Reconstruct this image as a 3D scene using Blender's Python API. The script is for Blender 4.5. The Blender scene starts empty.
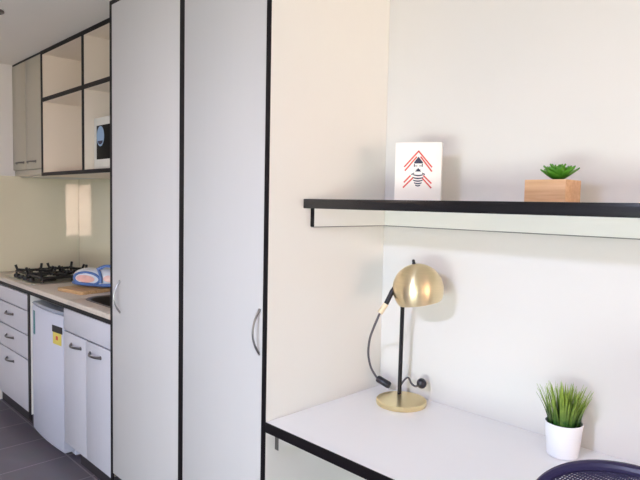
import bpy, bmesh, math, random
from mathutils import Vector, Matrix
random.seed(7)
sc = bpy.context.scene
C = sc.collection
PI = math.pi

# ---------------------------------------------------------------- materials
def srgb(r, g, b):
    f = lambda c: (c/255/12.92) if c/255 <= .04045 else ((c/255+.055)/1.055)**2.4
    return (f(r), f(g), f(b), 1)

def mat(name, col, rough=.5, metal=0, var=.04, scale=8, bump=0, bscale=200, coat=0, spec=.5, stretch=(1, 1, 1), aniso=0):
    m = bpy.data.materials.new(name); m.use_nodes = True
    nt = m.node_tree; b = nt.nodes['Principled BSDF']
    b.inputs['Roughness'].default_value = rough
    b.inputs['Metallic'].default_value = metal
    b.inputs['Specular IOR Level'].default_value = spec
    b.inputs['Coat Weight'].default_value = coat
    b.inputs['Anisotropic'].default_value = aniso
    tc = nt.nodes.new('ShaderNodeTexCoord'); mp = nt.nodes.new('ShaderNodeMapping')
    mp.inputs['Scale'].default_value = stretch
    nt.links.new(tc.outputs['Object'], mp.inputs['Vector'])
    n = nt.nodes.new('ShaderNodeTexNoise'); n.inputs['Scale'].default_value = scale; n.inputs['Detail'].default_value = 4
    nt.links.new(mp.outputs['Vector'], n.inputs['Vector'])
    r = nt.nodes.new('ShaderNodeValToRGB')
    r.color_ramp.elements[0].position = .3; r.color_ramp.elements[1].position = .7
    r.color_ramp.elements[0].color = tuple(max(0, c*(1-var)) for c in col[:3])+(1,)
    r.color_ramp.elements[1].color = tuple(min(1, c*(1+var)) for c in col[:3])+(1,)
    nt.links.new(n.outputs['Fac'], r.inputs['Fac']); nt.links.new(r.outputs['Color'], b.inputs['Base Color'])
    if bump:
        n2 = nt.nodes.new('ShaderNodeTexNoise'); n2.inputs['Scale'].default_value = bscale
        nt.links.new(mp.outputs['Vector'], n2.inputs['Vector'])
        bp = nt.nodes.new('ShaderNodeBump'); bp.inputs['Strength'].default_value = bump; bp.inputs['Distance'].default_value = .002
        nt.links.new(n2.outputs['Fac'], bp.inputs['Height']); nt.links.new(bp.outputs['Normal'], b.inputs['Normal'])
    return m

def spun(m):
    nt = m.node_tree; t = nt.nodes.new('ShaderNodeTangent'); t.direction_type = 'RADIAL'; t.axis = 'Z'
    nt.nodes['Principled BSDF'].inputs['Anisotropic Rotation'].default_value = .25
    nt.links.new(t.outputs['Tangent'], nt.nodes['Principled BSDF'].inputs['Tangent']); return m

def tile_mat():
    m = bpy.data.materials.new('floor_tile'); m.use_nodes = True
    nt = m.node_tree; b = nt.nodes['Principled BSDF']
    tc = nt.nodes.new('ShaderNodeTexCoord'); mp = nt.nodes.new('ShaderNodeMapping')
    mp.inputs['Location'].default_value = (2.883+3.3, -1.215+6.6, 0)
    br = nt.nodes.new('ShaderNodeTexBrick')
    br.offset = 0; br.inputs['Scale'].default_value = 1
    br.inputs['Brick Width'].default_value = .33; br.inputs['Row Height'].default_value = .66
    br.inputs['Mortar Size'].default_value = .004; br.inputs['Mortar Smooth'].default_value = .1
    br.inputs['Color1'].default_value = srgb(112, 105, 114); br.inputs['Color2'].default_value = srgb(117, 110, 118)
    br.inputs['Mortar'].default_value = srgb(158, 152, 156)
    n = nt.nodes.new('ShaderNodeTexNoise'); n.inputs['Scale'].default_value = 9; n.inputs['Detail'].default_value = 6
    mx = nt.nodes.new('ShaderNodeMixRGB'); mx.blend_type = 'MULTIPLY'; mx.inputs['Fac'].default_value = .25
    nt.links.new(tc.outputs['Object'], mp.inputs['Vector']); nt.links.new(mp.outputs['Vector'], br.inputs['Vector'])
    nt.links.new(mp.outputs['Vector'], n.inputs['Vector'])
    nt.links.new(br.outputs['Color'], mx.inputs['Color1']); nt.links.new(n.outputs['Color'], mx.inputs['Color2'])
    nt.links.new(mx.outputs['Color'], b.inputs['Base Color']); b.inputs['Roughness'].default_value = .38
    bp = nt.nodes.new('ShaderNodeBump'); bp.inputs['Strength'].default_value = .25; bp.inputs['Distance'].default_value = .002; bp.invert = True
    nt.links.new(br.outputs['Fac'], bp.inputs['Height']); nt.links.new(bp.outputs['Normal'], b.inputs['Normal'])
    return m

def wood_mat(name, c1, c2, rough=.5, scale=6, stretch=(1, 14, 14)):
    m = bpy.data.materials.new(name); m.use_nodes = True
    nt = m.node_tree; b = nt.nodes['Principled BSDF']
    tc = nt.nodes.new('ShaderNodeTexCoord'); mp = nt.nodes.new('ShaderNodeMapping'); mp.inputs['Scale'].default_value = stretch
    n = nt.nodes.new('ShaderNodeTexNoise'); n.inputs['Scale'].default_value = scale; n.inputs['Detail'].default_value = 6; n.inputs['Distortion'].default_value = .6
    r = nt.nodes.new('ShaderNodeValToRGB'); r.color_ramp.elements[0].color = c1; r.color_ramp.elements[1].color = c2
    r.color_ramp.elements[0].position = .35; r.color_ramp.elements[1].position = .65
    nt.links.new(tc.outputs['Object'], mp.inputs['Vector']); nt.links.new(mp.outputs['Vector'], n.inputs['Vector'])
    nt.links.new(n.outputs['Fac'], r.inputs['Fac']); nt.links.new(r.outputs['Color'], b.inputs['Base Color'])
    b.inputs['Roughness'].default_value = rough
    return m

def leaf_mat(name, lo, hi, z0, z1, rough=.45):
    """leaf colour that runs from the dark base of a blade to its pale tip"""
    m = bpy.data.materials.new(name); m.use_nodes = True
    nt = m.node_tree; b = nt.nodes['Principled BSDF']
    tc = nt.nodes.new('ShaderNodeTexCoord'); sp = nt.nodes.new('ShaderNodeSeparateXYZ')
    mr = nt.nodes.new('ShaderNodeMapRange'); mr.inputs['From Min'].default_value = z0; mr.inputs['From Max'].default_value = z1
    n = nt.nodes.new('ShaderNodeTexNoise'); n.inputs['Scale'].default_value = 60
    ad = nt.nodes.new('ShaderNodeMath'); ad.operation = 'MULTIPLY_ADD'; ad.inputs[1].default_value = .5; 
    sb = nt.nodes.new('ShaderNodeMath'); sb.operation = 'SUBTRACT'; sb.inputs[1].default_value = .25
    r = nt.nodes.new('ShaderNodeValToRGB'); r.color_ramp.elements[0].color = lo; r.color_ramp.elements[1].color = hi
    nt.links.new(tc.outputs['Object'], sp.inputs['Vector']); nt.links.new(sp.outputs['Z'], mr.inputs['Value'])
    nt.links.new(tc.outputs['Object'], n.inputs['Vector'])
    nt.links.new(n.outputs['Fac'], ad.inputs[0]); nt.links.new(mr.outputs['Result'], ad.inputs[2])
    nt.links.new(ad.outputs[0], sb.inputs[0]); nt.links.new(sb.outputs[0], r.inputs['Fac'])
    nt.links.new(r.outputs['Color'], b.inputs['Base Color']); b.inputs['Roughness'].default_value = rough
    return m

M = dict(
    wall=mat('wall_paint', srgb(224, 220, 215), .75, var=.01, scale=3, bump=.03),
    ceil=mat('ceiling_paint', srgb(238, 234, 226), .85, var=.01, scale=3),
    tile=tile_mat(),
    lam=mat('white_laminate', srgb(231, 230, 224), .42, var=.004, scale=3),
    doorlam=mat('pale_grey_laminate', srgb(204, 200, 198), .4, var=.006, scale=2, stretch=(12, 12, .6)),
    lamd=mat('grey_white_laminate', srgb(199, 197, 205), .36, var=.015, scale=3, stretch=(30, 30, 1)),
    hoodlam=mat('taupe_grey_laminate', srgb(178, 170, 152), .3, var=.015, scale=3),
    cub=mat('cream_laminate', srgb(244, 230, 212), .5, var=.01, scale=3),
    dark=mat('black_edging', srgb(16, 12, 15), .45, var=.05, spec=.2),
    shelfedge=mat('black_gloss_edging', srgb(20, 18, 21), .22, var=.05),
    desk=mat('desk_laminate', srgb(242, 240, 240), .28, var=.01, scale=3),
    greyline=mat('grey_edging', srgb(128, 126, 124), .5),
    plinth=mat('dark_plinth', srgb(48, 44, 48), .5),
    handle=mat('satin_nickel', srgb(176, 174, 172), .3, 1, var=.03),
    handled=mat('dark_nickel', srgb(128, 124, 124), .35, 1, var=.03),
    steel=mat('stainless_steel', srgb(190, 188, 184), .28, 1, var=.03, stretch=(40, 2, 2)),
    shadedsteel=mat('shaded_sink_steel', srgb(120, 116, 114), .32, 1, var=.03, stretch=(40, 2, 2)),  # steel darkened to stand for the shade inside the deep bowl
    iron=mat('cast_iron', srgb(24, 22, 23), .5, var=.1, bump=.1),
    burner=mat('burner_aluminium', srgb(200, 198, 196), .35, .9),
    worktop=mat('worktop_laminate', srgb(210, 196, 182), .35, var=.06, scale=60),
    splash=mat('splashback_glass', srgb(228, 220, 194), .03, var=.005, coat=1, spec=1),
    fridge=mat('fridge_enamel', srgb(206, 207, 222), .3, var=.01),
    fridgetop=mat('fridge_grey_top', srgb(150, 156, 170), .22, var=.02),
    rubber=mat('black_rubber', srgb(26, 24, 28), .6),
    teal=mat('teal_label', srgb(30, 120, 128), .4),
    yellow=mat('yellow_label', srgb(220, 200, 92), .5),
    black=mat('black_print', srgb(24, 22, 26), .5),
    red=mat('red_print', srgb(216, 92, 84), .7),
    navy=mat('navy_print', srgb(58, 58, 78), .7),
    white=mat('white_print', srgb(240, 238, 234), .6, var=.01),
    canvas=mat('canvas_white', srgb(243, 238, 230), .8, var=.01, bump=.08, bscale=600),
    boxwood=wood_mat('pale_box_wood', srgb(206, 160, 118), srgb(222, 180, 138), .55),
    board=wood_mat('board_wood', srgb(196, 152, 104), srgb(222, 182, 132), .5),
    succ=leaf_mat('succulent_green', srgb(24, 82, 14), srgb(88, 150, 36), -.01, .04),
    grass=leaf_mat('grass_green', srgb(20, 72, 10), srgb(178, 204, 84), .012, .13),
    soil=mat('dark_soil', srgb(30, 26, 28), .9, var=.3, scale=80, bump=.5),
    pot=mat('white_ceramic', srgb(240, 240, 244), .3, var=.01),
    brass=mat('brushed_brass', srgb(232, 212, 172), .34, 1, var=.03, scale=6, stretch=(1, 1, 60), aniso=.85),
    brassbase=mat('pale_brass', srgb(238, 220, 172), .3, 1, var=.03),
    lampblack=mat('satin_black_metal', srgb(30, 28, 32), .38, .3),
    cord=mat('grey_cord', srgb(88, 84, 90), .55),
    plug=mat('black_plastic', srgb(30, 28, 38), .35),
    bulb=mat('frosted_bulb', srgb(240, 238, 230), .4),
    mesh=mat('dark_chair_mesh', srgb(42, 34, 66), .6),
    chairp=mat('chair_plastic', srgb(36, 28, 62), .42),
    fabric=mat('dark_seat_fabric', srgb(38, 36, 46), .9, bump=.3),
    pk_white=mat('packet_film_white', srgb(226, 228, 236), .25, coat=.3),
    pk_blue=mat('packet_film_blue', srgb(84, 116, 176), .25, coat=.3),
    pk_pink=mat('packet_film_pink', srgb(240, 186, 176), .3, var=.14, scale=25, coat=.3),
    mwwhite=mat('microwave_white', srgb(226, 222, 214), .35),
    mwglass=mat('microwave_black_glass', srgb(6, 6, 9), .5, spec=.08),
    mwblue=mat('pale_blue_sticker', srgb(140, 168, 200), .4),
    brick=mat('pinkish_render', srgb(226, 198, 184), .9, var=.1, scale=2),
    roofred=mat('roof_tile_red', srgb(190, 96, 80), .9),
    glassdark=mat('house_window_glass', srgb(90, 96, 104), .1),
    frame=mat('white_window_frame', srgb(226, 226, 226), .4),
)
def lampglow():
    m = bpy.data.materials.new('added_lamp_glow'); m.use_nodes = True
    b = m.node_tree.nodes['Principled BSDF']; b.inputs['Base Color'].default_value = (1, .93, .82, 1)
    b.inputs['Emission Color'].default_value = (.85, .92, 1, 1); b.inputs['Emission Strength'].default_value = 2  # glow of the added, unseen ceiling lamps
    return m
M['glow'] = lampglow(); spun(M['brass'])
M['collar'] = mat('ivory_collar', srgb(224, 206, 172), .45, .2)

# ---------------------------------------------------------------- mesh helpers
class MB:
    def __init__(s): s.bm = bmesh.new()
    def box(s, x0, x1, y0, y1, z0, z1, bev=0, seg=2):
        r = bmesh.ops.create_cube(s.bm, size=1)
        vs = r['verts']
        for v in vs:
            v.co = Vector((x0+(v.co.x+.5)*(x1-x0), y0+(v.co.y+.5)*(y1-y0), z0+(v.co.z+.5)*(z1-z0)))
        if bev:
            es = list({e for v in vs for e in v.link_edges})
            bmesh.ops.bevel(s.bm, geom=es, offset=bev, segments=seg, affect='EDGES', profile=.5)
        return s
    def tube(s, pts, r, n=10, closed=False, cap=True, smooth=0):
        P = [Vector(p) for p in pts]
        if smooth: P = catmull(P, smooth, closed)
        N = len(P); rad = r if callable(r) else (lambda t: r)
        tang = []
        for i in range(N):
            a = P[(i-1) % N] if (closed or i > 0) else P[i]; b = P[(i+1) % N] if (closed or i < N-1) else P[i]
            tang.append((b-a).normalized())
        t0 = tang[0]; u = t0.orthogonal().normalized(); rings = []
        for i in range(N):
            t = tang[i]; u = (u-t*u.dot(t)).normalized(); w = t.cross(u)
            rr = rad(i/max(1, N-1))
            rings.append([s.bm.verts.new(P[i]+rr*(math.cos(2*PI*k/n)*u+math.sin(2*PI*k/n)*w)) for k in range(n)])
        for i in range(N if closed else N-1):
            A, B = rings[i], rings[(i+1) % N]
            for k in range(n): s.bm.faces.new((A[k], A[(k+1) % n], B[(k+1) % n], B[k]))
        if cap and not closed:
            s.bm.faces.new(rings[0][::-1]); s.bm.faces.new(rings[-1])
        return s
    def lathe(s, prof, n=48, M4=None, closed=False):
        M4 = M4 or Matrix(); rings = []
        for (r, z) in prof:
            if r < 1e-6: rings.append([s.bm.verts.new(M4 @ Vector((0, 0, z)))])
            else: rings.append([s.bm.verts.new(M4 @ Vector((r*math.cos(2*PI*k/n), r*math.sin(2*PI*k/n), z))) for k in range(n)])
        pr = list(zip(rings, rings[1:]))+([(rings[-1], rings[0])] if closed else [])
        for A, B in pr:
            if len(A) == 1 and len(B) == 1: continue
            for k in range(n):
                k2 = (k+1) % n
                if len(A) == 1: s.bm.faces.new((A[0], B[k2], B[k]))
                elif len(B) == 1: s.bm.faces.new((A[k], A[k2], B[0]))
                else: s.bm.faces.new((A[k], A[k2], B[k2], B[k]))
        return s
    def prism(s, poly, d, M4):
        """polygon (x, y) extruded by d along local z, then placed by M4"""
        a = [s.bm.verts.new(M4 @ Vector((x, y, 0))) for x, y in poly]; b = [s.bm.verts.new(M4 @ Vector((x, y, d))) for x, y in poly]
        n = len(poly); s.bm.faces.new(a[::-1]); s.bm.faces.new(b)
        for k in range(n): s.bm.faces.new((a[k], a[(k+1) % n], b[(k+1) % n], b[k]))
        return s
    def build(s, name, m, parent=None, smooth=True, origin=None):
        bmesh.ops.recalc_face_normals(s.bm, faces=s.bm.faces)
        me = bpy.data.meshes.new(name); 
        if parent is not None: origin = parent.get('_w', (0, 0, 0)) if origin is None else origin
        if origin is not None: bmesh.ops.translate(s.bm, verts=s.bm.verts, vec=-Vector(origin))
        s.bm.to_mesh(me); s.bm.free()
        me.materials.append(m if not isinstance(m, str) else M[m])
        if smooth:
            me.polygons.foreach_set('use_smooth', [True]*len(me.polygons)); me.set_sharp_from_angle(angle=math.radians(35))
        o = bpy.data.objects.new(name, me); C.objects.link(o)
        if parent is not None:
            o.parent = parent; WORLD[o.name] = WORLD[parent.name]
        else:
            o.location = origin or (0, 0, 0); WORLD[o.name] = tuple(origin or (0, 0, 0))
        return o
WORLD = {}
def part(mb, name, m, parent, smooth=True, label=None):
    """mesh given in world coordinates, linked as a child of parent"""
    o = mb.build(name, m, None, smooth, origin=WORLD[parent.name])
    o.parent = parent; o.location = (0, 0, 0)
    if label: o['label'] = label
    return o
def catmull(P, k, closed=False):
    out = []; N = len(P)
    for i in range(N if closed else N-1):
        g = lambda j: P[j % N] if closed else P[min(max(j, 0), N-1)]
        p0, p1, p2, p3 = g(i-1), g(i), g(i+1), g(i+2)
        for q in range(k):
            t = q/k
            out.append(.5*((2*p1)+(p2-p0)*t+(2*p0-5*p1+4*p2-p3)*t*t+(3*p1-p0-3*p2+p3)*t**3))
    if not closed: out.append(P[-1])
    return out
def tag(o, label, cat, group=None):
    o['label'] = label; o['category'] = cat
    if group: o['group'] = group
    return o
def thing(name, loc, label, cat, group=None):
    o = bpy.data.objects.new(name, None); C.objects.link(o); o.location = loc; o.empty_display_size = .05
    WORLD[o.name] = tuple(loc)
    return tag(o, label, cat, group)
def struct(mb, name, m):
    o = mb.build(name, m, smooth=False); o['kind'] = 'structure'; return o
def box(*a, **k): return MB().box(*a, **k)

# ---------------------------------------------------------------- room (metres; camera stands at x=0, y=0)
XL, XR = -4.445, 2.30
YB, YK, YF = 1.735, 1.79, -2.60       # desk wall, kitchen wall, wall behind the camera
ZC = 2.37
F = 1.155                              # plane of wardrobe / kitchen fronts

struct(box(XL-.15, XR+.15, YF-.15, YK+.15, -.1, 0), 'floor', 'tile')
struct(box(XL-.15, XR+.15, YF-.15, YK+.15, ZC, ZC+.1), 'ceiling', 'ceil')
struct(box(XL-.15, XL, YF, YK, 0, ZC), 'wall_left', 'wall')
b = MB(); b.box(XL-.15, -2.0, YK, YK+.15, 0, ZC); b.box(-2.0, XR+.15, YB, YK+.15, 0, ZC); struct(b, 'wall_back', 'wall')
def wall_with_holes_x(x0, x1, y0, y1, holes):
    b = MB(); y = y0
    for (a, c, z0, z1) in sorted(holes):
        b.box(x0, x1, y, a, 0, ZC); b.box(x0, x1, a, c, 0, z0) if z0 > 0 else None; b.box(x0, x1, a, c, z1, ZC); y = c
    b.box(x0, x1, y, y1, 0, ZC); return b
W1 = (-1.23, -.63, .69, 1.75); W2 = (-.1, 1.45, .75, 2.15)
struct(wall_with_holes_x(XR, XR+.15, YF, YB, [W1, W2]), 'wall_right', 'wall')
D = (-1.1, 1.5, .0, 2.15)
b = MB(); b.box(XL, D[0], YF-.15, YF, 0, ZC); b.box(D[1], XR, YF-.15, YF, 0, ZC); b.box(D[0], D[1], YF-.15, YF, D[3], ZC)
struct(b, 'wall_front', 'wall')
for i, (a, c, z0, z1) in enumerate((W1, W2)):
    f = MB(); t = .035
    f.box(XR+.05, XR+.1, a, a+t, z0, z1); f.box(XR+.05, XR+.1, c-t, c, z0, z1); f.box(XR+.05, XR+.1, a, c, z0, z0+t); f.box(XR+.05, XR+.1, a, c, z1-t, z1)
    f.box(XR+.055, XR+.095, a, c, z0+.2, z0+.2+.03)
    if i: f.box(XR+.055, XR+.095, (a+c)/2-.02, (a+c)/2+.02, z0, z1)
    struct(f, 'window_%d' % (i+1), 'frame')
f = MB(); t = .05
f.box(D[0], D[0]+t, YF-.1, YF-.05, 0, D[3]); f.box(D[1]-t, D[1], YF-.1, YF-.05, 0, D[3]); f.box(D[0], D[1], YF-.1, YF-.05, D[3]-t, D[3]); f.box((D[0]+D[1])/2-t/2, (D[0]+D[1])/2+t/2, YF-.1, YF-.05, 0, D[3])
struct(f, 'door_1', 'frame')
struct(box(XL, XL+.012, YF, 1.20, 0, .09, bev=.003), 'baseboard_left', 'frame')

# splashback glass
b = box(XL, -2.53, YK-.008, YK-.0005, .9155, 1.594, bev=.001)
tag(b.build('splashback', 'splash', smooth=False), 'glossy beige-green glass splashback on the wall behind the gas cooktop, mirroring a window', 'splashback')
b = box(XL+.0005, XL+.008, 1.0, YK-.009, .9155, 1.594, bev=.001)
tag(b.build('splashback', 'splash', smooth=False), 'glossy beige-green glass splashback on the left end wall, beside the cooktop', 'splashback')

# downlight
t = thing('ceiling_downlight', (-3.222, .880, ZC), 'small round dark fitting on the ceiling at the top left edge', 'ceiling light')
part(MB().lathe([(.045, 0), (.045, -.008), (.036, -.012), (.03, -.006), (.03, 0)], 32, Matrix.Translation((-3.222, .880, ZC-.0005))), 'trim_ring', 'handled', t)
part(MB().lathe([(0, -.004), (.03, -.004), (.03, -.0005), (0, -.0005)], 32, Matrix.Translation((-3.222, .880, ZC))), 'lens', 'handled', t)

# unseen ceiling lamps, added to light the room and the kitchen
t = thing('added_ceiling_lamp', (-.7, -1.35, ZC), 'added round white ceiling lamp, unseen behind the viewer, lighting the room', 'ceiling light')
part(MB().lathe([(0, -.07), (.12, -.065), (.17, -.04), (.18, 0), (0, 0)], 40, Matrix.Translation((-.7, -1.35, ZC-.002))), 'diffuser', 'glow', t)
t = thing('added_ceiling_lamp', (-3.0, -.3, ZC), 'added round white ceiling lamp brightening the kitchen, unseen left of the view', 'ceiling light')  # added out of view to warm and brighten the kitchen
part(MB().lathe([(0, -.07), (.12, -.065), (.17, -.04), (.18, 0), (0, 0)], 40, Matrix.Translation((-3.0, -.3, ZC-.002))), 'diffuser', 'glow', t)

# ---------------------------------------------------------------- handles
def bow_handle(p0, p1, out, r, bulge, m, name, parent, flat=1.0):
    p0, p1, out = Vector(p0), Vector(p1), Vector(out)
    pts = []
    for i in range(17):
        u = i/16
        pts.append(p0.lerp(p1, u)+out*(bulge*math.sin(PI*u)**.8))
    mb = MB(); mb.tube(pts, lambda q: r*(1.25-.35*math.sin(PI*q)), 10)
    for p in (p0, p1): mb.lathe([(0, 0), (r*1.7, 0), (r*1.7, .003), (0, .003)], 14, Matrix.Translation(p) @ out.to_track_quat('Z', 'Y').to_matrix().to_4x4())
    return part(mb, name, m, parent)

# ---------------------------------------------------------------- wardrobe
wd = thing('wardrobe', (-1.96, F+.29, 0), 'tall grey-white two-door wardrobe with black edging between kitchen and desk', 'wardrobe')
wx0, wx1, wz0, wz1 = -2.526, -1.400, .171, 2.303
b = MB()
b.box(wx0, wx0+.018, F+.003, YB-.001, wz0, wz1); b.box(wx1-.018, wx1, F+.003, YB-.001, 0, ZC-.002)
b.box(-1.924, -1.906, F+.003, YB-.001, wz0, wz1); b.box(wx0+.018, wx1-.018, F+.003, YB-.001, wz1-.018, wz1); b.box(wx0+.018, wx1-.018, F+.003, YB-.001, wz0, wz0+.018)
b.box(wx0+.018, wx1-.018, YB-.02, YB-.001, wz0+.018, wz1-.018)
b.box(wx0, wx1-.018, F+.05, YB-.001, wz1, ZC-.002)
part(b, 'carcass', 'lam', wd, smooth=False, label='grey-white side panels and frame')
for (x0, x1, z0, z1) in ((wx0, -2.503, 0.0, 2.322), (-1.931, -1.898, wz0, wz1-.018), (-1.4195, wx1, 0, ZC-.002), (-2.503, -1.4195, wz1, 2.322)):
    part(box(x0, x1, F-.0005, F+.003, z0, z1), 'edge_strip', 'dark', wd, smooth=False, label='black edging strip')
part(box(-2.503, -1.42, F+.03, F+.045, .0005, wz0), 'plinth', 'plinth', wd, smooth=False, label='dark recessed plinth')
d1 = part(box(-2.5025, -1.9315, F-.001, F+.0025, wz0+.001, wz1-.0005, bev=.0012), 'door', 'doorlam', wd, label='left wardrobe door')
d2 = part(box(-1.8975, -1.4205, F-.001, F+.0025, wz0+.001, wz1-.0005, bev=.0012), 'door', 'doorlam', wd, label='right wardrobe door')
def whandle(x, z0, z1, d):
    bow_handle((x, F-.001, z0), (x, F-.001, z1), (0, -1, 0), .0036, .028, 'handle', 'handle', d)
whandle(-2.428, .94, 1.08, d1); whandle(-1.434, .954, 1.096, d2)

# ---------------------------------------------------------------- kitchen base
# drawers
kx0, kx1 = XL+.001, -3.612
du = thing('drawer_unit', (-4.03, 1.45, 0), 'light grey kitchen drawer unit under the gas cooktop, left of the fridge', 'drawers')
b = MB(); FZ0, FZ1 = .136, .866
b.box(kx0, kx0+.016, F+.02, YK-.001, FZ0, FZ1); b.box(kx1-.042, kx1, F+.003, YK-.001, FZ0, FZ1); b.box(kx0+.016, kx1-.042, F+.02, YK-.001, FZ0, FZ0+.016); b.box(kx0+.016, kx1-.042, YK-.012, YK-.001, FZ0+.016, FZ1)
part(b, 'carcass', 'lam', du, smooth=False)
part(box(kx1-.040, kx1, F-.0005, F+.003, .1, FZ1), 'edge_strip', 'dark', du, smooth=False, label='black edging strip')
part(box(kx0, kx1-.03, F+.075, F+.09, .0005, FZ0), 'plinth', 'plinth', du, smooth=False, label='dark recessed plinth')
part(box(kx0, kx1-.042, F+.019, F+.0195, FZ0, FZ1), 'gap_lining', 'dark', du, smooth=False, label='black gaps between drawers')
zs = [.136, .462, .612, .762, .864]
for i in range(4):
    d = part(box(kx0+.002, kx1-.043, F, F+.018, zs[i]+.004, zs[i+1]-.004, bev=.0015), 'drawer' if i < 3 else 'fascia', 'lamd', du)
    if i < 3:
        zh = (.397, .549, .70)[i]
        bow_handle((-4.055, F, zh), (-3.925, F, zh), (0, -1, 0), .0055, .026, 'handled', 'handle', d)

# sink cabinet
sx0, sx1 = -3.088, -2.530
su = thing('sink_cabinet', (-2.81, 1.45, 0), 'light grey two-door kitchen cabinet under the sink, between fridge and wardrobe', 'cabinet')
b = MB()
b.box(sx0, sx0+.016, F+.02, YK-.001, FZ0, FZ1); b.box(sx1-.016, sx1, F+.02, YK-.001, FZ0, FZ1); b.box(sx0+.016, sx1-.016, F+.02, YK-.001, FZ0, FZ0+.016); b.box(sx0+.016, sx1-.016, YK-.012, YK-.001, FZ0+.016, FZ1)
part(b, 'carcass', 'lam', su, smooth=False)
part(box(sx0+.001, sx1-.001, F+.019, F+.0195, FZ0, FZ1), 'gap_lining', 'dark', su, smooth=False, label='black gaps between doors')
part(box(sx0+.002, sx1, F, F+.018, .749, .864, bev=.0015), 'fascia', 'lamd', su)
da = part(box(sx0+.002, -2.806, F, F+.018, FZ0+.001, .741, bev=.0015), 'door', 'lamd', su)
db = part(box(-2.8015, sx1, F, F+.018, FZ0+.001, .741, bev=.0015), 'door', 'lamd', su)
bow_handle((-2.985, F, .688), (-2.865, F, .688), (0, -1, 0), .0055, .026, 'handled', 'handle', da)
bow_handle((-2.752, F, .688), (-2.632, F, .688), (0, -1, 0), .0055, .026, 'handled', 'handle', db)
part(box(sx0+.03, sx1, F+.075, F+.09, .0005, FZ0), 'plinth', 'plinth', su, smooth=False, label='dark recessed plinth')

# worktop with a cut-out for the sink
hx0, hx1, hy0, hy1 = -3.03, -2.60, 1.235, 1.62
wt = thing('worktop', (-3.5, 1.47, .887), 'light beige laminate kitchen worktop with dark under-edge, along the back wall', 'worktop')
b = MB(); wz0_, wz1_ = .8875, .915
b.box(XL+.001, hx0, F-.002, YK-.001, wz0_, wz1_, bev=.004); b.box(hx1, -2.529, F-.002, YK-.001, wz0_, wz1_, bev=.004)
b.box(hx0-.003, hx1+.003, F-.002, hy0, wz0_, wz1_, bev=.004); b.box(hx0-.003, hx1+.003, hy1, YK-.001, wz0_, wz1_, bev=.002)
part(b, 'slab', 'worktop', wt, smooth=True)
part(box(XL+.001, -2.529, F, F+.02, .867, .8875), 'edge_strip', 'dark', wt, smooth=False, label='black strip under the worktop front')
part(box(XL+.001, -2.529, F+.4, F+.6, .867, .8875), 'support_rail', 'lam', wt, smooth=False)

# sink
sk = thing('sink', (-2.81, 1.445, .916), 'stainless steel sink bowl set in the worktop beside the wardrobe', 'sink')
def rrect(x0, x1, y0, y1, r, n=8):
    out = []
    for (cx, cy, a) in ((x1-r, y1-r, 0), (x0+r, y1-r, PI/2), (x0+r, y0+r, PI), (x1-r, y0+r, 1.5*PI)):
        out += [(cx+r*math.cos(a+PI/2*k/n), cy+r*math.sin(a+PI/2*k/n)) for k in range(n+1)]
    return out
def loft(mb, loops, cap_end=True):
    rings = [[mb.bm.verts.new(p) for p in L] for L in loops]
    for A, B in zip(rings, rings[1:]):
        n = len(A)
        for k in range(n): mb.bm.faces.new((A[k], A[(k+1) % n], B[(k+1) % n], B[k]))
    if cap_end: mb.bm.faces.new(rings[-1])
    return mb
L = lambda g, r, z: [(x, y, z) for x, y in rrect(hx0-g, hx1+g, hy0-g, hy1+g, r)]
b = MB(); loft(b, [L(.014, .1, .9155), L(.012, .1, .918), L(.003, .09, .918), L(-.006, .085, .912), L(-.016, .08, .78), L(-.05, .06, .755)])
part(b, 'bowl', 'shadedsteel', sk)
part(MB().lathe([(0, .003), (.03, .003), (.034, 0), (0, 0)], 24, Matrix.Translation((-2.81, 1.445, .7555))), 'drain', 'handled', sk)

# fridge
fx0, fx1 = -3.578, -3.100
fr = thing('fridge', (-3.34, 1.47, 0), 'small white bar fridge with curved door in the gap under the worktop', 'fridge')
part(box(fx0, fx1, F+.063, YK-.06, .035, .83, bev=.006), 'body', 'fridge', fr)
def curved_door(z0, z1, name, m, y_edge=F+.003, bulge=.013, yb=F+.062):
    mb = MB(); n = 20; loops = []
    pts = [(fx0+(fx1-fx0)*k/n, y_edge-bulge*(1-(2*k/n-1)**2)) for k in range(n+1)]
    pts = [(fx0, yb)]+pts+[(fx1, yb)]
    cx, cy = (fx0+fx1)/2, yb-.025
    sh = lambda q, z: [(cx+(x-cx)*q, yb-(yb-y)*(1-(1-q)*4), z) for x, y in pts]
    rings = [[mb.bm.verts.new(p) for p in L] for L in (sh(.975, z0), sh(1, z0+.012), sh(1, z1-.012), sh(.975, z1))]
    for A, B in zip(rings, rings[1:]):
        for k in range(len(A)): mb.bm.faces.new((A[k], A[(k+1) % len(A)], B[(k+1) % len(A)], B[k]))
    mb.bm.faces.new(rings[0][::-1]); mb.bm.faces.new(rings[-1])
    return part(mb, name, m, fr)
dr = curved_door(.062, .812, 'door', 'fridge')
curved_door(.814, .834, 'top_cap', 'fridgetop')['label'] = 'grey top cap'
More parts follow.
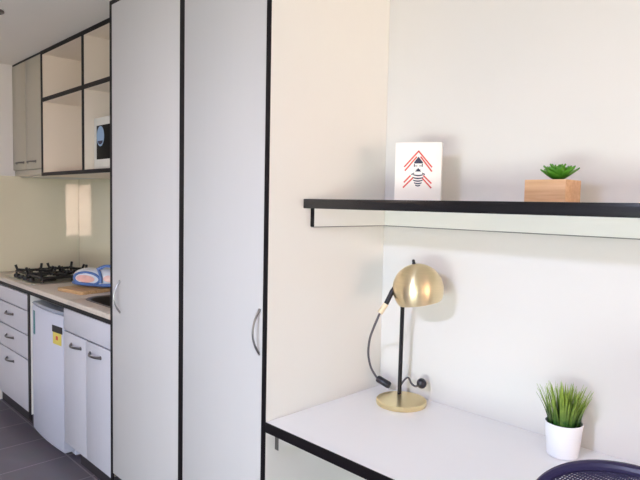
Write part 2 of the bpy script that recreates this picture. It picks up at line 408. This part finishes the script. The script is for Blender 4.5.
def on_door(x0, x1, z0, z1, m, name, lab, off=.0012, parent=None):
    mb = MB(); n = 6; lo = []; hi = []
    f = lambda x: F+.003-.013*(1-(2*(x-fx0)/(fx1-fx0)-1)**2)
    for k in range(n+1):
        x = x0+(x1-x0)*k/n
        lo.append((x, z0)); 
    A = [mb.bm.verts.new((x, f(x)-off, z0)) for x, _ in lo]; B = [mb.bm.verts.new((x, f(x)-off, z1)) for x, _ in lo]
    A2 = [mb.bm.verts.new((x, f(x)+.002, z0)) for x, _ in lo]; B2 = [mb.bm.verts.new((x, f(x)+.002, z1)) for x, _ in lo]
    for k in range(n):
        for q in ((A[k], A[k+1], B[k+1], B[k]), (A2[k], B2[k], B2[k+1], A2[k+1]), (A[k], A2[k], A2[k+1], A[k+1]), (B[k], B[k+1], B2[k+1], B2[k])): mb.bm.faces.new(q)
    mb.bm.faces.new((A[0], B[0], B2[0], A2[0])); mb.bm.faces.new((A[-1], A2[-1], B2[-1], B[-1]))
    o = part(mb, name, m, parent or dr); o['label'] = lab; return o
on_door(-3.552, -3.515, .645, .785, 'teal', 'sticker', 'narrow teal sticker')
on_door(-3.222, -3.122, .650, .715, 'yellow', 'energy_label', 'yellow energy label')
on_door(-3.232, -3.112, .715, .752, 'black', 'energy_label', 'black arched head of the energy label')
on_door(-3.185, -3.160, .675, .697, 'red', 'energy_label', 'red mark on the energy label', off=.0018)
for x in (fx0+.04, fx1-.03):
    for y in (F+.14, YK-.1): part(MB().lathe([(0, 0), (.018, 0), (.018, .006), (.01, .012), (.01, .0345), (0, .0345)], 16, Matrix.Translation((x, y, .0005))), 'foot', 'frame', fr)

# cooktop
ck = thing('gas_cooktop', (-3.93, 1.46, .916), 'stainless four-burner gas cooktop with black trivets on the worktop', 'cooktop')
b = MB(); loft(b, [[(x, y, z) for x, y in rrect(-4.2+g, -3.655-g, 1.185+g, 1.65-g, .02)] for g, z in ((0, .9155), (0, .921), (.006, .924), (.03, .9235), (.036, .921))])
part(b, 'hob_plate', 'steel', ck)
burn = [(-4.045, 1.325, .044), (-3.79, 1.325, .038), (-4.045, 1.53, .034), (-3.79, 1.53, .044)]
for (x, y, r) in burn:
    o = part(MB().lathe([(0, 0), (r*1.25, 0), (r*1.2, .008), (r, .01), (r, .02), (0, .02)], 28, Matrix.Translation((x, y, .921))), 'burner', 'iron', ck)
    part(MB().lathe([(0, 0), (r*.85, 0), (r*.85, .006), (r*.7, .009), (0, .01)], 28, Matrix.Translation((x, y, .941))), 'burner_cap', 'burner', o)
for k in range(4):
    part(MB().lathe([(0, 0), (.02, 0), (.018, .018), (0, .02)], 20, Matrix.Translation((-3.97+.09*k-.1, 1.225, .9235))), 'knob', 'iron', ck)
for cx in (-4.045, -3.79):
    b = MB(); h = .95; x0, x1, y0, y1 = cx-.115, cx+.115, 1.25, 1.61
    loop = [(x0, y0, h), (x1, y0, h), (x1, y1, h), (x0, y1, h)]
    for p, q in zip(loop, loop[1:]+loop[:1]): b.tube([p, q], .009, 8)
    b.tube([(x0, 1.43, h), (x1, 1.43, h)], .008, 8)
    for p in loop+[(x0, 1.43, h), (x1, 1.43, h)]: b.tube([p, (p[0], p[1], .9245)], .007, 8)
    for (bx, by, br) in burn:
        if bx != cx: continue
        for a in range(4):
            c, s_ = math.cos(PI/4+a*PI/2), math.sin(PI/4+a*PI/2)
            ex = bx+c*.145 if abs(c*.145) < .1 else bx+math.copysign(.098, c); ey = by+math.copysign(.075, s_)
            b.tube([(bx+c*.03, by+s_*.03, h+.008), (bx+c*.06, by+s_*.06, h+.010), (ex, ey, h+.012), (ex+c*.012, ey+s_*.012, h+.042)], .0085, 8)
    part(b, 'trivet', 'iron', ck)

# chopping board and packet
cb = MB(); 
Rm = Matrix.Translation((-3.275, 1.405, .916)) @ Matrix.Rotation(math.radians(10), 4, 'Z')
loft(cb, [[Rm @ Vector((x, y, z)) for x, y in rrect(-.125, .125, -.165, .165, .02)] for z in (0, .002, .016, .018)])
cb.bm.faces.new([v for v in cb.bm.verts if abs((Rm.inverted() @ v.co).z) < 1e-5])
tag(cb.build('chopping_board', 'board', origin=(-3.275, 1.405, .916)), 'wooden chopping board lying on the worktop beside the sink', 'chopping board')
pk = thing('food_packet', (-3.41, 1.445, .9345), 'puffy blue and white plastic packet with pink patches on the chopping board', 'packet')
RP = Matrix.Translation((-3.262, 1.43, .9345+.054)) @ Matrix.Rotation(math.radians(28), 4, 'Z')
def sell(a, b_, c, n=40, m=24, e1=.75, e2=.8):
    g = lambda w, q: math.copysign(abs(w)**q, w)
    rings = []
    for i in range(m+1):
        v = -PI/2+PI*i/m
        rings.append([Vector((a*g(math.cos(v), e1)*g(math.cos(u), e2), b_*g(math.cos(v), e1)*g(math.sin(u), e2), c*g(math.sin(v), e1))) for u in (2*PI*k/n for k in range(n))])
    return rings
b = MB(); rings = sell(.166, .085, .054)
for R_ in rings:
    for p in R_:
        p += Vector((0, 0, 0))+p.normalized()*(.004*math.sin(40*p.x+3)*math.cos(55*p.z+20*p.y)) if p.length > 0 else Vector()
        p.z = max(p.z, -.0538)
loft(b, [[RP @ p for p in R_] for R_ in rings[1:-1]]); b.bm.faces.new([v for v in list(b.bm.verts)[:40]][::-1])
part(b, 'bag', 'pk_white', pk, label='white film bag')
def on_bag(u, w):   # point on the front side of the packet; u along, w up (both -1..1), front normal is -y
    x = .168*u; z = .054*w
    k = max(0, 1-abs(u)**2.5)**(1/2.4); k2 = max(0, 1-abs(w)**2.6)**(1/2.6)
    return Vector((x, -.087*min(k, 1)*k2-.002, z))
def ringpath(cu, cw, ru, rw, n=36): return [RP @ on_bag(max(-.93, min(.93, cu+ru*math.cos(2*PI*k/n))), max(-.9, min(.9, cw+rw*math.sin(2*PI*k/n)))) for k in range(n)]
part(MB().tube(ringpath(-.18, -.02, .56, .66), .007, 8, closed=True), 'printed_band', 'pk_blue', pk, label='blue oval band')
def patch(cu, cw, ru, rw):
    mb = MB(); n = 32; prev = None
    for j in range(1, 6):
        ring = [mb.bm.verts.new(RP @ (on_bag(cu+ru*j/5*math.cos(2*PI*k/n), cw+rw*j/5*math.sin(2*PI*k/n))+Vector((0, -.003, 0)))) for k in range(n)]
        if prev is None: mb.bm.faces.new(ring)
        else:
            for k in range(n): mb.bm.faces.new((prev[k], prev[(k+1) % n], ring[(k+1) % n], ring[k]))
        prev = ring
    return mb
part(patch(-.2, -.02, .40, .40), 'printed_patch', 'pk_pink', pk, label='pink oval patch')
part(patch(.68, .1, .16, .35), 'printed_patch', 'pk_pink', pk, label='small pink patch')
b = MB()
b.tube([RP @ on_bag(u, -.62) for u in (-.9, -.6, -.3, 0, .3, .6, .85)], .010, 8, smooth=4)
part(b, 'printed_band', 'pk_blue', pk, label='blue band along the bottom')
b = MB(); b.tube([RP @ Vector(p) for p in ((.02, -.05, .05), (.06, -.03, .07), (.12, -.02, .064), (.16, 0, .03))], .009, 8, smooth=5)
b.tube([RP @ Vector(p) for p in ((.04, -.06, .045), (.07, -.085, .02), (.075, -.09, -.02))], .009, 8, smooth=5)
part(b, 'strap', 'pk_blue', pk, label='blue tied straps')

# ---------------------------------------------------------------- kitchen wall units
UY = 1.322
ux0, ux1 = XL+.001, -3.886
hc = thing('wall_cupboard', (-4.17, 1.56, 1.63), 'taupe two-door wall cupboard over the range hood, at the ceiling', 'cupboard')
b = MB(); b.box(ux0, ux1, UY+.02, YK-.001, 1.634, ZC-.012); part(b, 'carcass', 'hoodlam', hc, smooth=False)
for (x0, x1, ha, hb) in ((ux0+.002, -4.178, -4.36, -4.215), (-4.172, ux1-.002, -4.135, -3.985)):
    d = part(box(x0, x1, UY, UY+.018, 1.634, ZC-.016, bev=.0015), 'door', 'hoodlam', hc)
    bow_handle((ha, UY, 1.682), (hb, UY, 1.682), (0, -1, 0), .0055, .024, 'handled', 'handle', d)
part(box(ux0, ux1, UY+.004, UY+.02, ZC-.014, ZC-.0005), 'edge_strip', 'dark', hc, smooth=False, label='dark strip at the ceiling')
rh = thing('range_hood', (-4.17, 1.56, 1.583), 'slim slide-out range hood beneath the taupe wall cupboard', 'range hood')
part(box(ux0+.002, ux1, UY+.012, YK-.02, 1.594, 1.633, bev=.002), 'body', 'hoodlam', rh)
part(box(ux0+.01, ux1-.01, UY+.05, YK-.06, 1.586, 1.5935), 'filter', 'steel', rh, smooth=False, label='steel grease filter')

cu = thing('open_shelf_unit', (-3.23, 1.56, 1.584), 'open cream wall shelf unit of four compartments with black edges', 'shelf unit')
cx0, cx1, cz0, cz1 = -3.884, -2.575, 1.584, ZC-.0008
b = MB(); T = .02
b.box(cx0, cx0+.024, UY+.003, YK-.001, cz0, cz1); b.box(cx1-T, cx1, UY+.003, YK-.001, cz0, cz1)
b.box(cx0+.024, cx1-T, UY+.003, YK-.001, cz0, cz0+T); b.box(cx0+.024, cx1-T, UY+.003, YK-.001, cz1-T, cz1)
b.box(-3.245, -3.222, UY+.003, YK-.012, cz0+T, cz1-T)
b.box(cx0+.024, -3.245, UY+.003, YK-.012, 2.053, 2.073); b.box(-3.222, cx1-T, UY+.003, YK-.012, 2.053, 2.073)
b.box(cx0+.024, cx1-T, YK-.012, YK-.001, cz0+T, cz1-T)
part(b, 'carcass', 'cub', cu, smooth=False)
for (x0, x1, z0, z1) in ((cx0, cx0+.026, cz0, cz1), (cx1-T, cx1, cz0, cz1), (cx0+.026, cx1-T, cz0, cz0+.022), (cx0+.026, cx1-T, cz1-.024, cz1), (-3.247, -3.220, cz0+.022, cz1-.024), (cx0+.026, -3.247, 2.050, 2.075), (-3.220, cx1-T, 2.050, 2.075)):
    part(box(x0, x1, UY, UY+.003, z0, z1), 'edge_strip', 'dark', cu, smooth=False, label='black edging strip')

# microwave
mw = thing('microwave', (-2.93, 1.56, 1.6045), 'white microwave with black glass door in the lower right compartment', 'microwave')
mx0, mx1, my, mz0, mz1 = -3.212, -2.67, 1.375, 1.612, 1.895
part(box(mx0, mx1, my+.02, YK-.03, mz0, mz1, bev=.004), 'case', 'mwwhite', mw)
d = part(box(mx0, mx1-.12, my, my+.019, mz0, mz1, bev=.005), 'door', 'mwwhite', mw)
part(box(mx0+.04, mx1-.15, my-.0015, my+.002, mz0+.052, mz1-.045, bev=.0008), 'window', 'mwglass', d, label='black glass window')
c = Matrix.Translation((mx0+.092, my-.003, 1.79)) @ Matrix.Rotation(PI/2, 4, 'X')
part(MB().prism([(.046*math.cos(2*PI*k/32), .055*math.sin(2*PI*k/32)) for k in range(32)], .0012, c @ Matrix.Translation((0, 0, -.0012))), 'sticker', 'mwblue', d, label='pale blue oval sticker')
part(MB().prism([(.03*math.cos(PI+PI*k/16), .03+.02*math.sin(PI+PI*k/16)) for k in range(17)], .001, c @ Matrix.Translation((0, -.055, 0))), 'sticker_print', 'navy', d, label='dark blue lower print')
part(box(mx1-.118, mx1, my, my+.019, mz0, mz1, bev=.004), 'control_panel', 'mwwhite', mw)
part(MB().lathe([(0, 0), (.022, 0), (.02, .015), (0, .016)], 24, Matrix.Translation((mx1-.06, my, mz0+.09)) @ Matrix.Rotation(PI/2, 4, 'X')), 'dial', 'handle', mw)
for x in (mx0+.04, mx1-.04):
    for y in (my+.06, YK-.08): part(box(x-.012, x+.012, y-.012, y+.012, 1.6045, mz0), 'foot', 'rubber', mw)

# ---------------------------------------------------------------- desk and shelf
dx1 = .62
dk = thing('desk', (-.4, 1.44, 0), 'white built-in desk with black front edge in the alcove beside the wardrobe', 'desk')
part(box(-1.3995, dx1, F+.003, YB-.0005, .7035, .735), 'desktop', 'desk', dk, smooth=False)
part(box(-1.3995, dx1, F-.001, F+.003, .7028, .7355, bev=.0008), 'edge_strip', 'dark', dk, label='black front edge')
c = part(box(-1.3995, -1.384, 1.200, YB-.017, .634, .7033), 'cleat', 'lam', dk, smooth=False)
part(box(-1.3996, -1.3838, 1.1975, 1.200, .6335, .7033), 'edge_strip', 'handled', c, smooth=False, label='grey end of the cleat')
part(box(-1.384, dx1-.02, YB-.0165, YB-.0005, .634, .7033), 'cleat', 'lam', dk, smooth=False)
part(box(-1.384, dx1-.02, YB-.0168, YB-.0005, .6325, .634), 'edge_strip', 'greyline', dk, smooth=False, label='grey lower edge of the cleat')
part(box(dx1-.02, dx1, F+.02, YB-.0005, .0005, .7033), 'end_panel', 'lam', dk, smooth=False)

sf = thing('wall_shelf', (-.4, 1.52, 1.43), 'long white wall shelf with thick black front edge above the desk', 'shelf')
SY = 1.306
part(box(-1.3995, dx1, SY+.003, YB-.0005, 1.4278, 1.458), 'board', 'desk', sf, smooth=False)
part(box(-1.3995, dx1, SY, SY+.003, 1.4272, 1.4584, bev=.0008), 'edge_strip', 'shelfedge', sf, label='black front edge')
c = part(box(-1.3995, -1.384, 1.3425, YB-.017, 1.366, 1.4275), 'cleat', 'lam', sf, smooth=False)
part(box(-1.3996, -1.3838, 1.340, 1.3425, 1.3655, 1.4275), 'edge_strip', 'dark', c, smooth=False, label='dark end of the cleat')
part(box(-1.384, dx1, YB-.0165, YB-.0005, 1.366, 1.4275), 'cleat', 'lam', sf, smooth=False)

part(box(-1.384, dx1, YB-.0175, YB-.0005, 1.3628, 1.366), 'edge_strip', 'greyline', sf, smooth=False, label='grey lower edge of the cleat')
part(box(-1.3995, -1.3833, 1.3425, YB-.0175, 1.3628, 1.366), 'edge_strip', 'greyline', sf, smooth=False, label='grey lower edge of the cleat')

# ---------------------------------------------------------------- art block
aw, ah, at_ = .152, .192, .028
AM = Matrix.Translation((-1.119, 1.5545, 1.4585)) @ Matrix.Rotation(math.radians(27), 4, 'Z')
ab = thing('art_block', (-1.119, 1.5545, 1.4585), 'white block picture of a bee under red chevrons, standing on the shelf', 'picture')
b = MB(); b.box(-aw/2, aw/2, 0, at_, 0, ah, bev=.0015); bmesh.ops.transform(b.bm, matrix=AM, verts=b.bm.verts)
part(b, 'block', 'canvas', ab)
def px(x, y): return ((x-72)/323*aw-aw/2, ah-(y-50)/395*ah)
FM = AM @ Matrix.Rotation(PI/2, 4, 'X')      # local (x, y) = (across, up), +z out of the face
def stroke(mb, a, b_, w):
    a, b_ = Vector(px(*a)), Vector(px(*b_)); n = (b_-a).normalized().orthogonal()*w/2
    mb.prism([tuple(a+n), tuple(b_+n), tuple(b_-n), tuple(a-n)], .0005, FM @ Matrix.Translation((0, 0, .0001)))
b = MB(); w = .0048
for a, q in (((237, 108), (138, 215)), ((233, 106), (331, 218)), ((225, 146), (143, 241)), ((250, 146), (331, 246)), ((185, 272), (138, 320)), ((205, 284), (133, 355)), ((272, 272), (330, 326)), ((266, 290), (330, 357))): stroke(b, a, q, w)
part(b, 'chevron_print', 'red', ab, smooth=False, label='red printed chevrons')
b = MB(); PZ = FM @ Matrix.Translation((0, 0, .0003))
P_ = lambda *pts: b.prism([px(*p) for p in pts], .0005, PZ)
P_((236, 146), (252, 165), (266, 182), (268, 192), (206, 192), (208, 182), (221, 165))
for (x0, x1, y0, y1) in ((205, 212, 195, 214), (260, 267, 195, 214), (214, 230, 206, 211), (243, 259, 206, 211), (222, 252, 232, 236)): P_((x0, y1), (x1, y1), (x1, y0), (x0, y0))
P_((236, 222), (250, 238), (258, 246), (214, 246), (223, 238))
P_((262, 252), (285, 262), (282, 270), (266, 262)); P_((210, 252), (187, 264), (190, 271), (206, 262))
for (yc, hw) in ((268, 34), (287, 37), (305, 33), (322, 27), (337, 18)):
    n = 10; up = [(236-hw+2*hw*k/n, yc-4+5*math.sin(PI*k/n)) for k in range(n+1)]; dn = [(236+hw-2*hw*k/n, yc+3+7*math.sin(PI*k/n)) for k in range(n+1)]
    P_(*(up+dn)[::-1])
part(b, 'bee_print', 'navy', ab, smooth=False, label='dark blue printed bee')

# ---------------------------------------------------------------- succulent in a wooden box
sp = thing('succulent_planter', (-.668, 1.55, 1.4585), 'small green succulent in a pale wooden box on the shelf', 'plant')
b = MB(); x0, x1, y0, y1, z0, z1 = -.724, -.612, 1.50, 1.60, 1.4585, 1.520; w = .006
b.box(x0, x1, y0, y0+w, z0, z1, bev=.001); b.box(x0, x1, y1-w, y1, z0, z1, bev=.001); b.box(x0, x0+w, y0+w, y1-w, z0, z1, bev=.001); b.box(x1-w, x1, y0+w, y1-w, z0, z1, bev=.001); b.box(x0+w, x1-w, y0+w, y1-w, z0, z0+w)
part(b, 'box', 'boxwood', sp)
part(box(x0+w+.0005, x1-w-.0005, y0+w+.0005, y1-w-.0005, z0+.03, z1-.008), 'soil', 'soil', sp)
b = MB()
def leaf(base, az, el, ln, wd_, th=.005):
    n = 8; rings = []
    d = Vector((math.cos(az)*math.cos(el), math.sin(az)*math.cos(el), math.sin(el))); sd = Vector((-math.sin(az), math.cos(az), 0)); up = sd.cross(d)*-1
    if up.z < 0: up = -up
    for i in range(n+1):
        t = i/n; wi = wd_*(math.sin(PI*min(1, .12+t*.88))**.7)*(1 if t < .98 else .05)
        c = Vector(base)+d*ln*t+Vector((0, 0, 1))*(ln*.18*t*t)
        rings.append([c+sd*wi*math.cos(2*PI*k/8)+up*(th*(1-t*.6)*math.sin(2*PI*k/8)+.25*wi*math.cos(2*PI*k/8)**2) for k in range(8)])
    loft(b, rings); b.bm.faces.new([v for v in list(b.bm.verts)[-8*(n+1):-8*n]][::-1])
for (cnt, el, ln, wd_, z) in ((8, 24, .054, .0165, .002), (7, 38, .046, .016, .005), (5, 56, .036, .013, .008), (3, 74, .030, .009, .01)):
    for k in range(cnt): leaf((-.655, 1.55, 1.518+z), 2*PI*k/cnt+.4*ln*100+random.uniform(-.12, .12), math.radians(el+random.uniform(-6, 6)), ln*random.uniform(.9, 1.1), wd_)
o = b.build('succulent', 'succ', origin=(-.655, 1.55, 1.518)); o.parent = sp; o.location = Vector((-.655, 1.55, 1.518))-Vector(WORLD[sp.name]); o['label'] = 'green rosette of pointed leaves'

# ---------------------------------------------------------------- grass plant
px_, py_ = -.6425, 1.6395
gp = thing('potted_grass', (px_, py_, .7355), 'artificial green grass tuft in a white pot on the desk', 'plant')
part(MB().lathe([(0, 0), (.040, 0), (.0435, .003), (.0515, .096), (.0502, .0975), (.0485, .096), (.0462, .07), (0, .07)], 48, Matrix.Translation((px_, py_, .7355))), 'pot', 'pot', gp)
part(MB().lathe([(0, .0905), (.03, .0895), (.0472, .086), (.0462, .0715), (0, .0715)], 32, Matrix.Translation((px_, py_, .7355))), 'soil', 'soil', gp)
b = MB()
for i in range(190):
    a = random.uniform(0, 2*PI); r0 = .042*math.sqrt(random.random()); lean = (r0/.042)*random.uniform(.18, .46)+random.uniform(-.05, .1)
    h = random.uniform(.082, .126)*(1-.12*(r0/.042)); w = random.uniform(.0020, .0034)
    base = Vector((px_+r0*math.cos(a), py_+r0*math.sin(a), .823)); d = Vector((math.cos(a), math.sin(a), 0)); sd = Vector((-math.sin(a+random.uniform(-1, 1)), math.cos(a), 0)).normalized()
    prev = None; n = 5
    for j in range(n+1):
        t = j/n; c = base+Vector((0, 0, h*t))+d*(h*lean*t*(.45+.55*t)); ww = w*(1-t**2.2)+.0002
        q = [b.bm.verts.new(c-sd*ww), b.bm.verts.new(c+d*.0006), b.bm.verts.new(c+sd*ww), b.bm.verts.new(c-d*.0006)]
        if prev:
            for k in range(4): b.bm.faces.new((prev[k], prev[(k+1) % 4], q[(k+1) % 4], q[k]))
        prev = q
    b.bm.faces.new(prev)
o = b.build('grass', 'grass', origin=(px_, py_, .823)); o.parent = gp; o.location = (0, 0, .823-.7355); o['label'] = 'dense upright grass blades with pale tips'

# ---------------------------------------------------------------- desk lamp
lx, ly = -1.213, 1.628
lp = thing('desk_lamp', (lx, ly, .7355), 'brass dome desk lamp with black stem and round brass base on the desk', 'lamp')
part(MB().lathe([(0, 0), (.088, 0), (.0895, .004), (.0895, .014), (.087, .017), (.03, .0185), (0, .0185)], 64, Matrix.Translation((lx, ly, .7355))), 'base', 'brassbase', lp)
part(MB().tube([(lx-.036, ly+.036, .753), (lx-.020, ly+.018, 1.09), (lx+.018, ly-.018, 1.155)], .0075, 14), 'stem', 'lampblack', lp)
RH = Vector((.703, .711, 0)).normalized()                 # across the lamp
ax = (Vector((0, 0, 1))-RH*.19+Vector((.709, -.7026, 0))*-.02).normalized()
SC = Vector((-1.135, 1.599, 1.161)); QM = Matrix.Translation(SC) @ ax.to_track_quat('Z', 'Y').to_matrix().to_4x4()
R0 = .0865; prof = []
for k in range(25):
    a = PI/2-(PI/2+math.radians(33))*k/24
    prof.append((max(0, R0*math.cos(a)), R0*math.sin(a)))
inner = [(r*.978, z*.978) for r, z in prof[::-1]]
inner[-1] = (0, inner[-1][1])
sh = part(MB().lathe(prof+inner, 64, QM), 'lamp_shade', 'brass', lp)
part(MB().lathe([(0, 0), (.006, 0), (.006, .004), (.0045, .008), (.0055, .011), (.0035, .016), (0, .017)], 20, QM @ Matrix.Translation((0, 0, R0-.001))), 'finial', 'lampblack', sh)
part(MB().lathe([(0, -.045), (.02, -.04), (.03, -.018), (.022, .012), (.014, .03), (0, .03)], 24, QM), 'bulb', 'bulb', sh)
A0, A1, A2, A3 = Vector((-1.176, 1.562, 1.20)), Vector((-1.197, 1.537, 1.150)), Vector((-1.209, 1.521, 1.108)), Vector((-1.222, 1.505, 1.076))
arm = part(MB().tube([A0, A1, A2], .0085, 14), 'arm', 'lampblack', lp)
part(MB().tube([A2, A3], .0095, 16), 'collar', 'collar', arm, label='pale brass collar at the cord end')
cpts = [A3, (-1.268, 1.530, 1.015), (-1.352, 1.610, .945), (-1.382, 1.640, .88), (-1.380, 1.655, .825), (-1.362, 1.672, .784)]
cd = part(MB().tube(cpts, .0042, 8, smooth=8), 'cord', 'cord', lp)
S0, S1 = Vector((-1.362, 1.672, .784)), Vector((-1.312, 1.688, .763))
part(MB().tube([S0, S0.lerp(S1, .1), S0.lerp(S1, .9), S1], lambda q: (.0138 if .05 < q < .95 else .0105), 14), 'inline_switch', 'plug', cd, label='black inline switch')
part(MB().tube([(lx-.040, ly+.044, .757), (-1.247, 1.668, .785), (-1.230, 1.684, .815), (-1.212, 1.687, .795), (-1.195, 1.687, .790), (-1.185, 1.687, .797)], .0036, 8, smooth=8), 'cord', 'cord', lp)
pm = Matrix.Translation((-1.171, 1.69, .806)) @ Matrix.Rotation(math.radians(42), 4, 'Z') @ Matrix.Rotation(PI/2, 4, 'X')
part(MB().lathe([(0, -.013), (.013, -.012), (.017, -.008), (.0175, .006), (.014, .012), (.008, .016), (0, .016)], 28, pm), 'plug', 'plug', lp, label='black round plug')

# ---------------------------------------------------------------- office chair
CX, CY = -.276, 1.111; ZT = 1.02
ch = thing('office_chair', (CX, CY+.22, 0), 'dark office chair with a curved mesh back, drawn up to the desk', 'chair')
cr = math.radians(5)
def back_pt(u, v):
    """u -1..1 across, v 0..1 up, on the curved, leaning back"""
    z = ZT-.47+.47*v
    x = .235*u; y = -.055*(1-u*u)*1.0+.02-.05*v+.05*(1-v)**2
    return Vector((CX+x*math.cos(cr)-y*math.sin(cr), CY+x*math.sin(cr)+y*math.cos(cr), z))
def outline(a, k=1.0):
    c, s_ = math.cos(a), math.sin(a); e = 1.0
    u = math.copysign(abs(c)**e, c)*k; v = .5+.5*math.copysign(abs(s_)**e, s_)*k
    return back_pt(u*(.88+.12*v), v)
part(MB().tube([outline(2*PI*k/96, .97) for k in range(96)], .0095, 10, closed=True), 'back_frame', 'chairp', ch)
b = MB(); NR, NC = 90, 56; grid = []
for i in range(NR+1):
    sv = -.955+1.91*i/NR; cc = max(0, 1-abs(sv)**2)**.5*.955; v = .5+.5*sv
    grid.append([b.bm.verts.new(back_pt((-1+2*j/NC)*cc*(.88+.12*v), v)) for j in range(NC+1)])
for i in range(NR):
    for j in range(NC): b.bm.faces.new((grid[i][j], grid[i][j+1], grid[i+1][j+1], grid[i+1][j]))
o = part(b, 'back_mesh', 'mesh', ch, label='open woven mesh')
m_ = o.modifiers.new('strands', 'WIREFRAME'); m_.thickness = .0040; m_.use_even_offset = False
b = MB(); b.tube([(CX, CY+.03, .53), (CX, CY-.03, .60), (CX, CY-.045, .75)], .018, 12, smooth=5); b.tube([(CX, CY+.03, .53), (CX, CY+.06, .44), (CX, CY+.2, .425)], .02, 12, smooth=5)
part(b, 'back_support', 'chairp', ch)
sx, sy = CX, CY+.27
b = MB(); loft(b, [[(sx+x*k, sy+y*k, z) for x, y in rrect(-.24, .24, -.23, .23, .09)] for k, z in ((.9, .44), (1, .452), (1, .485), (.96, .502), (.8, .506))]); 
b.bm.faces.new(list(b.bm.verts)[:36][::-1])
part(b, 'seat', 'fabric', ch)
part(MB().lathe([(0, .12), (.03, .12), (.03, .3), (.02, .3), (.02, .425), (.06, .43), (.06, .44), (0, .44)], 24, Matrix.Translation((sx, sy, 0))), 'gas_column', 'chairp', ch)
for k in range(5):
    a = 2*PI*k/5+.3; d = Vector((math.cos(a), math.sin(a), 0)); p = Vector((sx, sy, .11))
    lg = part(MB().tube([p, p+d*.15+Vector((0, 0, -.015)), p+d*.27+Vector((0, 0, -.04))], lambda q: .026-.01*q, 10), 'leg', 'chairp', ch)
    w_ = p+d*.27; mm = Matrix.Translation((w_.x, w_.y, .029)) @ Matrix.Rotation(a, 4, 'Z') @ Matrix.Rotation(PI/2, 4, 'X')
    part(MB().lathe([(0, -.02), (.026, -.018), (.028, -.012), (.028, .012), (.026, .018), (0, .02)], 20, mm), 'caster', 'rubber', lg)

# ---------------------------------------------------------------- building outside the window on the right wall
nb = thing('neighbouring_building', (9.5, -3.6, -1), 'pinkish rendered building seen mirrored in the splashback', 'building')
part(box(9.0, 13.0, -9, 1.0, -4, 2.35), 'wall', 'brick', nb, smooth=False)
b = MB(); b.prism([(-9.3, 2.36), (1.3, 2.36), (0.6, 2.8), (-8.6, 2.8)], 4.2, Matrix.Translation((8.8, 0, 0)) @ Matrix(((0, 0, 1, 0), (1, 0, 0, 0), (0, 1, 0, 0), (0, 0, 0, 1))))
part(b, 'roof', 'roofred', nb, smooth=False)
for y in (-8.4, -6.8, -1.0):
    part(box(8.97, 9.0, y, y+.8, -.4, .9), 'window', 'glassdark', nb, smooth=False)

# ---------------------------------------------------------------- light
w = bpy.data.worlds.new('sky'); sc.world = w; w.use_nodes = True
w.node_tree.nodes['Background'].inputs['Color'].default_value = (1, 1, .92, 1)
w.node_tree.nodes['Background'].inputs['Strength'].default_value = .1
def area(name, loc, rot, sx_, sy_, power, col):
    m = max(col); l = bpy.data.lights.new(name, 'AREA'); l.shape = 'RECTANGLE'; l.size = sx_; l.size_y = sy_; l.energy = power*m; l.color = tuple(c/m for c in col)
    o = bpy.data.objects.new(name, l); C.objects.link(o); o.location = loc; o.rotation_euler = rot; return o
area('daylight_balcony_door', ((D[0]+D[1])/2, YF-.03, .5), (PI/2-.2, 0, 0), D[1]-D[0]-.1, .9, 60, (1.37, 1.58, 1.50))
area('added_room_light', (-.7, -1.35, ZC-.09), (0, 0, 0), .34, .34, 24, (2.85, 3.12, 4.4))  # added light under the unseen ceiling lamp, balances the room
l = bpy.data.lights.new('added_kitchen_light', 'POINT'); l.energy = 9*.45; l.color = (1, .75, .62); l.shadow_soft_size = .15  # added warm light, its lamp unseen, lifts the kitchen
o = bpy.data.objects.new('added_kitchen_light', l); C.objects.link(o); o.location = (-3.0, -.3, ZC-.3)
l = bpy.data.lights.new('sun', 'SUN'); l.energy = 68; l.angle = .01; l.color = (1, .97, .9)
o = bpy.data.objects.new('sun', l); C.objects.link(o); o.location = (4, -3, 9); o.rotation_euler = (0, math.radians(-42), 0)

# ---------------------------------------------------------------- camera (eye height 1.444 m, solved from the vanishing points)
cam = bpy.data.cameras.new('camera'); co = bpy.data.objects.new('camera', cam); C.objects.link(co)
cam.sensor_fit = 'HORIZONTAL'; cam.sensor_width = 36; cam.lens = 572.246*36/640; cam.clip_start = .02
r_ = Vector((0.70292377, 0.71097715, 0.02024026)); dn = Vector((0.05943985, -0.03036182, -0.99777005)); fw = Vector((-0.70877717, 0.70255936, -0.06360242))
co.matrix_world = Matrix(((r_.x, -dn.x, -fw.x, 0), (r_.y, -dn.y, -fw.y, 0), (r_.z, -dn.z, -fw.z, 1.444), (0, 0, 0, 1)))
sc.camera = co
sc.view_settings.view_transform = 'Standard'; sc.view_settings.look = 'None'; sc.view_settings.gamma = 1; sc.view_settings.use_curve_mapping = False
sc.view_settings.exposure = .06
